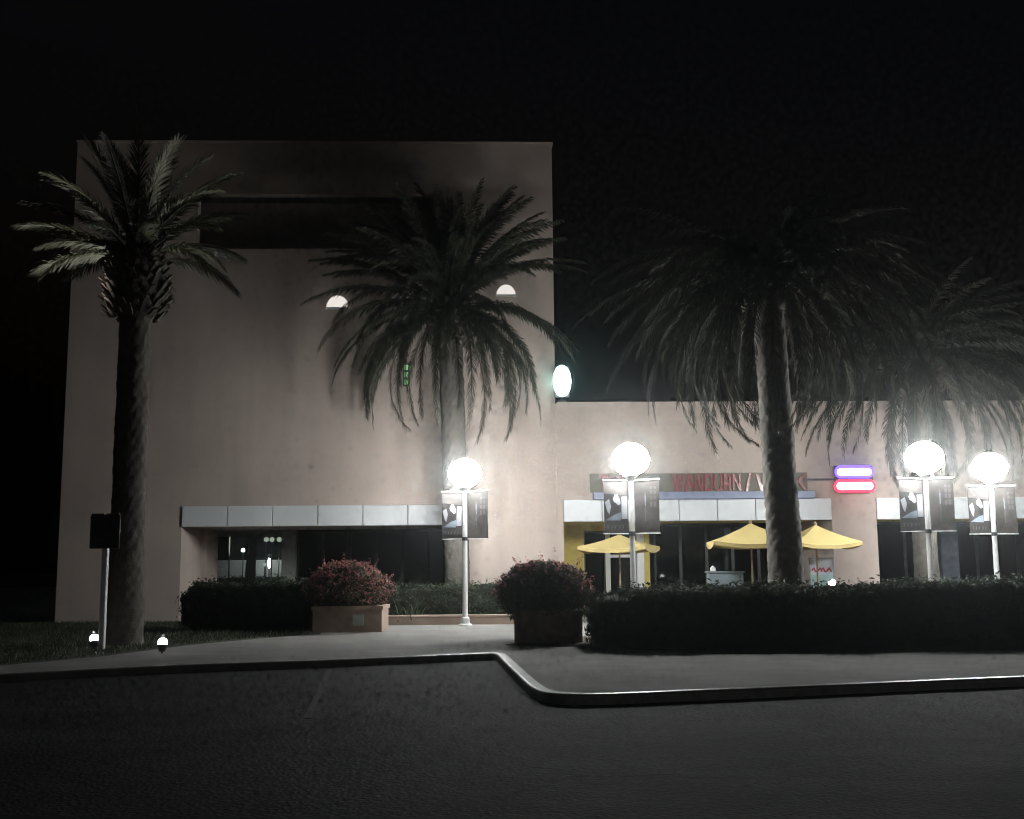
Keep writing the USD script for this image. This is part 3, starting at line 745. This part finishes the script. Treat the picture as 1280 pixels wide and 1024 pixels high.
# spiky plant
rng = np.random.default_rng(7)
sp = at(512, 775, 32.1)
st_ = thing('spiky_plant', 'pale spiky plant beside the flowering planter, before the hedge', 'plant', (sp[0], sp[1] - .05, PZ))
vv, ff = [], []
for k in range(95):
    a, e = rng.uniform(0, 2 * math.pi), rng.uniform(.25, 1.45)
    L = rng.uniform(.55, .95); d = np.array([math.cos(a) * math.cos(e), math.sin(a) * math.cos(e), math.sin(e)]); s_ = np.array([-math.sin(a), math.cos(a), 0]) * .022
    o = rng.uniform(-.35, .35, 3) * [1, .3, 0]; o[2] = .0
    b = len(vv) * 1
    vv += [o - s_ * .6, o + s_ * .6, o + d * L * .55 + s_, o + d * L * .55 - s_, o + d * L + [0, 0, -.1]]
    ff += [[b, b + 1, b + 2], [b, b + 2, b + 3], [b + 3, b + 2, b + 4]]
obj('foliage', (np.array(vv), np.array(ff)), 'pale_leaf', st_, kind='stuff')
# grass
rng = np.random.default_rng(19)
lp = Polygon([tuple(p) for p in lawn_pts])
n = 60000
X = rng.uniform(-17, -4.5, n); Y = 18 + 18 * rng.random(n) ** 1.3
ok = shapely.contains_xy(lp, X, Y)
X, Y = X[ok], Y[ok]; n = len(X)
a = rng.uniform(0, 2 * math.pi, n); hgt = rng.uniform(.03, .09, n) * (.6 + .9 * meshkit.fbm(np.c_[X, Y, X * 0] * 1.3, 3, 2)); wv = np.c_[np.cos(a), np.sin(a), a * 0] * .006
P0 = np.c_[X, Y, np.full(n, PZ + .003)]
tipv = P0 + np.c_[rng.normal(0, .02, n), rng.normal(0, .02, n), hgt]
v = np.stack([P0 - wv, P0 + wv, tipv], 1).reshape(-1, 3)
data(obj('grass', (v, np.arange(3 * n).reshape(-1, 3)), 'grass_blade', kind='stuff'), 'short dark grass growing in front of the tower', 'grass')

# ------------------------------------------------------------------ cafe patio
def umbrella(px, Yd, pa, pe, half, rot, label):
    top = at(px, pa, Yd); zt = top[2]; ze = at(px, pe, Yd)[2]
    t = thing('patio_umbrella', label, 'umbrella', (top[0], top[1], PZ), rot, 'yellow patio umbrellas')
    H, E = zt - PZ, ze - PZ
    obj('base', lathe([(0, 0), (.3, 0), (.3, .05), (.08, .09), (.05, .3), (0, .3)], 24), 'dark_metal', t, smooth=30)
    obj('pole', tube((0, 0, .2), (0, 0, H - .02), .026, .024, 12), 'wood_pole', t, smooth=30)
    obj('finial', lathe([(0, H - .03), (.035, H - .02), (.045, H + .03), (.02, H + .07), (0, H + .1)], 12), 'wood_pole', t, smooth=30)
    nS = 4
    cor = [np.array([half * math.cos(a), half * math.sin(a), E]) for a in np.arange(nS) * 2 * math.pi / nS]
    apex = np.array([0, 0, H])
    for k in range(nS):
        A, Bc = cor[k], cor[(k + 1) % nS]
        g = 9
        v, idx = [], {}
        for i in range(g + 1):
            for j in range(i + 1):
                r = i / g; w_ = j / i if i else 0
                q = apex * (1 - r) + (A * (1 - w_) + Bc * w_) * r
                q = q + np.array([0, 0, -.10 * 4 * w_ * (1 - w_) * r - .16 * r * (1 - r)])
                idx[i, j] = len(v); v.append(q)
        f = []
        for i in range(g):
            for j in range(i + 1):
                f.append([idx[i, j], idx[i + 1, j], idx[i + 1, j + 1]])
                if j < i:
                    f.append([idx[i, j], idx[i + 1, j + 1], idx[i, j + 1]])
        v = np.array(v); nv = len(v); f = np.array(f)
        under = v - [0, 0, .012]
        edge = [idx[g, j] for j in range(g + 1)]
        vl = v[edge] - [0, 0, .10]
        vf = []
        base_n = 2 * nv
        for j in range(g):
            vf += [[edge[j], base_n + j, base_n + j + 1], [edge[j], base_n + j + 1, edge[j + 1]]]
        obj('canopy_panel', (np.vstack([v, under, vl]), np.vstack([f, f[:, ::-1] + nv, np.array(vf)])), 'canopy_fabric', t, smooth=40)
        obj('rib', tube((0, 0, H - .1), cor[k] * .985 + [0, 0, -.03], .013, .009, 6), 'wood_pole', t)
        obj('strut', tube((0, 0, E - .12), (apex * .45 + cor[k] * .55) + [0, 0, -.10], .010, .010, 6), 'wood_pole', t)
    return t
umbrella(774, 32.6, 668, 683, 1.38, 26, 'yellow umbrella behind the second street lamp, leftmost on the patio')
umbrella(938, 29.6, 654, 676.5, 1.52, 40, 'largest yellow umbrella, between the lamp and the thick palm trunk')
umbrella(1019, 31.2, 656, 678, 1.32, 52, 'yellow umbrella half hidden behind the thick palm trunk')
# poster stand
pa = at(1027, 716, 31.9)
ps = thing('poster_stand', 'white poster board with a red motif standing right of the thick palm', 'sign board', (pa[0], pa[1], PZ), 3)
hp = at(1027, 697, 31.9)[2] - PZ; hw = .36
obj('frame', upright(extr(sbox(-hw, .25, hw, hp).difference(sbox(-hw + .035, .285, hw - .035, hp - .035)), .05)).apply_translation([0, -.025, 0]), 'grey_paint', ps)
obj('poster', bx(-hw + .03, hw - .03, -.012, .012, .28, hp - .03), 'poster_white', ps)
obj('poster_band', bx(-hw + .05, hw - .05, -.018, -.0125, .32, at(1027, 718.5, 31.9)[2] - PZ), 'poster_teal', ps)
rng = np.random.default_rng(3)
zpr = at(1027, 713.5, 31.9)[2] - PZ
strokes = [extr(LineString([(x, zpr + .02 * s), (x + .05, zpr + .05 * (s + .5)), (x + .1, zpr - .02 * s)]).buffer(.02), .006) for x, s in zip(np.linspace(-.27, .17, 6), (1, -1, 1, 1, -1, 1))]
obj('poster_print', upright(trimesh.util.concatenate(strokes)).apply_translation([0, -.0185, 0]), 'poster_red', ps)
for s in (-1, 1):
    obj('leg', bx(s * (hw - .06) - .02, s * (hw - .06) + .02, -.02, .02, 0, .25), 'grey_paint', ps)
    obj('foot', bx(s * (hw - .06) - .025, s * (hw - .06) + .025, -.22, .22, -.0, .03), 'grey_paint', ps)
# service counter
ca = at(906, 722, 31.0)
ct = thing('patio_counter', 'grey teal counter standing under the largest umbrella', 'counter', (ca[0], ca[1], PZ))
hc = at(906, 714, 31.0)[2] - PZ
obj('cabinet', bevel_box(-.46, .46, -.25, .25, .08, hc - .05, .015), 'teal_metal', ct)
obj('counter_top', bevel_box(-.50, .50, -.29, .29, hc - .049, hc, .012), 'teal_metal', ct)
for s in (-.36, .36):
    obj('foot', bx(s - .04, s + .04, -.2, .2, 0, .079), 'dark_metal', ct)
cup = thing('napkin_holder', 'small pale holder on the left end of the patio counter', 'holder', (ca[0] - .32, ca[1], PZ + hc))
obj('holder_body', bevel_box(-.07, .07, -.05, .05, 0, .1, .01), 'white_paint', cup)
obj('holder_top', lathe([(0, .1), (.05, .1), (.03, .14), (0, .15)], 12), 'white_paint', cup)

# ------------------------------------------------------------------ post sign and uplights
sp0 = ground(127, 812, PZ); Ys = sp0[1]
sz_b, sz_t = zat(686, Ys, 126), zat(643, Ys, 126)
ps2 = thing('post_sign', 'dark blank square sign on a white post left of the clipped palm', 'sign', (sp0[0], Ys, PZ), -4)
obj('post', [bevel_box(-.055, .055, -.055, .055, 0, sz_t - PZ - .06, .01)], 'white_paint', ps2)
hw = .31
obj('sign_panel', bevel_box(-hw, hw, -.085, -.056, sz_b - PZ, sz_t - PZ - .02, .008), 'dark_metal', ps2)
for k in (-1, 1):
    obj('sign_tab', bx(-hw + .02 if k < 0 else .02, -.02 if k < 0 else hw - .02, -.08, -.058, sz_t - PZ - .019, sz_t - PZ + .012), 'dark_metal', ps2)
    obj('bolt', tube((0, -.086, sz_b - PZ + (.15 if k < 0 else .52)), (0, -.092, sz_b - PZ + (.15 if k < 0 else .52)), .012, n=8), 'grey_paint', ps2)
def uplight(px, py, Y, target, label, watts, on=True):
    p = at(px, py, Y)
    t = thing('spotlight', label, 'spotlight', (p[0], p[1], PZ), 0, 'ground spotlights under the palms')
    c = np.array([0, 0, p[2] - PZ])
    d = np.asarray(target) - p; d = d / np.linalg.norm(d)
    obj('stake', tube((0, 0, -.02), c - d * .09, .018, n=8), 'dark_metal', t)
    R = trimesh.geometry.align_vectors([0, 0, 1], d)
    hs = lathe([(0, -.13), (.05, -.13), (.085, -.06), (.10, -.005), (.085, -.004), (0, -.004)], 20); hs.apply_transform(R); hs.apply_translation(c)
    obj('housing', hs, 'dark_metal', t, smooth=30)
    ln = lathe([(.082, 0), (.092, .035), (.086, .08), (.06, .115), (.03, .128), (0, .13)], 20); ln.apply_transform(R); ln.apply_translation(c)
    obj('lens', ln, 'spot_lens', t, smooth=True)
    if on:
        L = UsdLux.SphereLight.Define(stage, str(t.GetPath()) + '/beam')
        L.CreateRadiusAttr(.03); L.CreateNormalizeAttr(True); L.CreateIntensityAttr(float(watts)); L.CreateColorAttr(Gf.Vec3f(1, .96, .9))
        sh = UsdLux.ShapingAPI.Apply(L.GetPrim()); sh.CreateShapingConeAngleAttr(8.0); sh.CreateShapingConeSoftnessAttr(.5)
        z = -d; x = np.cross([0, 1, 0], z); x /= np.linalg.norm(x); y = np.cross(z, x); o = c + d * .17
        L.AddTransformOp().Set(Gf.Matrix4d(*x, 0, *y, 0, *z, 0, *o, 1))
    return t
crown1 = p1 + [0, -.9, zat(290, 24.4, 160)]
uplight(118, 801, 22.9, crown1 + [-1.55, .2, .2], 'glaring ground spotlight just left of the white sign post', SPOT * 2.2)
uplight(203, 806, 21.6, crown1 + [1.55, .2, .2], 'glaring ground spotlight in the grass right of the clipped palm', SPOT * 1.2)
uplight(1040, 731, 27.0, p3 + [1.3, -.2, zat(380, 25.6, 1000)], 'small glaring spotlight at the hedge top beside the poster board', SPOT * .6)

# ------------------------------------------------------------------ the street seen through the loggia
fw = thing('far_wall', 'long pale wall seen through the open loggia behind the tower', 'wall', (-24, 62, 0))
zc0, zc1 = zat(723, 62, 310), zat(703, 62, 310)
obj('wall_body', bx(1.5, 20, 0, .3, 0, zc1), 'far_wall', fw)
obj('coping', bx(1.5, 20, -.15, .4, zc1 + .001, zc1 + .12), 'far_wall', fw)
fh = at(310, 728, 58)
hedge((fh[0], 58.0, 0), 0, 9, 1.2, zat(722, 58, 310), 'dark hedge before the far pale wall', 97, dens=120, size=.09)
def far_lamp(px, py, Y, r, label, m='far_glow', elong=1.0):
    p = at(px, py, Y)
    t = thing('far_lamp', label, 'lamp', (p[0], p[1], 0), 0, 'distant lamps seen through the loggia')
    obj('pole', tube((0, 0, 0), (0, 0, p[2] - r * elong), .04, .03, 8), 'dark_metal', t)
    s = trimesh.creation.icosphere(2, r); s.vertices[:, 2] *= elong; s.apply_translation([0, 0, p[2]])
    obj('globe', s, m, t, smooth=True)
far_lamp(304, 688, 60.6, .09, 'small distant round lamp beside the dark tree trunk')
far_lamp(336.5, 704, 60.6, .075, 'short upright distant light right of the dark tree trunk', elong=3.6)
far_lamp(287, 679, 56, .03, 'thin tall distant light tube left of the dark tree trunk', 'far_glow_dim', elong=21)
far_lamp(331, 706, 59, .09, 'faint distant lamp below the row of three', 'far_glow_dim')
for x, la_ in ((333, 'left'), (340, 'middle'), (349, 'right')):
    far_lamp(x, 674.5, 60, .13, f'faint distant lamp, {la_} one of the row of three', 'far_glow_dim')
tb = at(312, 712, 50)
ft = thing('tree', 'dark tree trunk seen through the open loggia behind the tower', 'tree', (tb[0], tb[1], 0))
obj('trunk', [tube((0, 0, 0), (.05, 0, 1.9), .30, .22, 14), tube((.05, 0, 1.85), (.18, .1, 4.6), .22, .15, 14), tube((.05, 0, 2.6), (-.7, .2, 4.9), .11, .07, 10), tube((.1, 0, 3.2), (1.0, -.2, 5.1), .10, .06, 10)], 'brown_trunk', ft, smooth=30)
rng = np.random.default_rng(31)
d = rng.normal(0, 1, (5000, 3)); d /= np.linalg.norm(d, axis=1, keepdims=True)
P = np.array([.1, 0, 6.0]) + d * np.array([2.6, 2.4, 1.7]) * (rng.uniform(.25, 1, 5000) * (1 + .6 * (meshkit.fbm(d * 3, 3, 8) - .5)))[:, None]
obj('crown', leaf_cloud(P, d, .16, rng, .9), 'hedge_leaf', ft, kind='stuff')
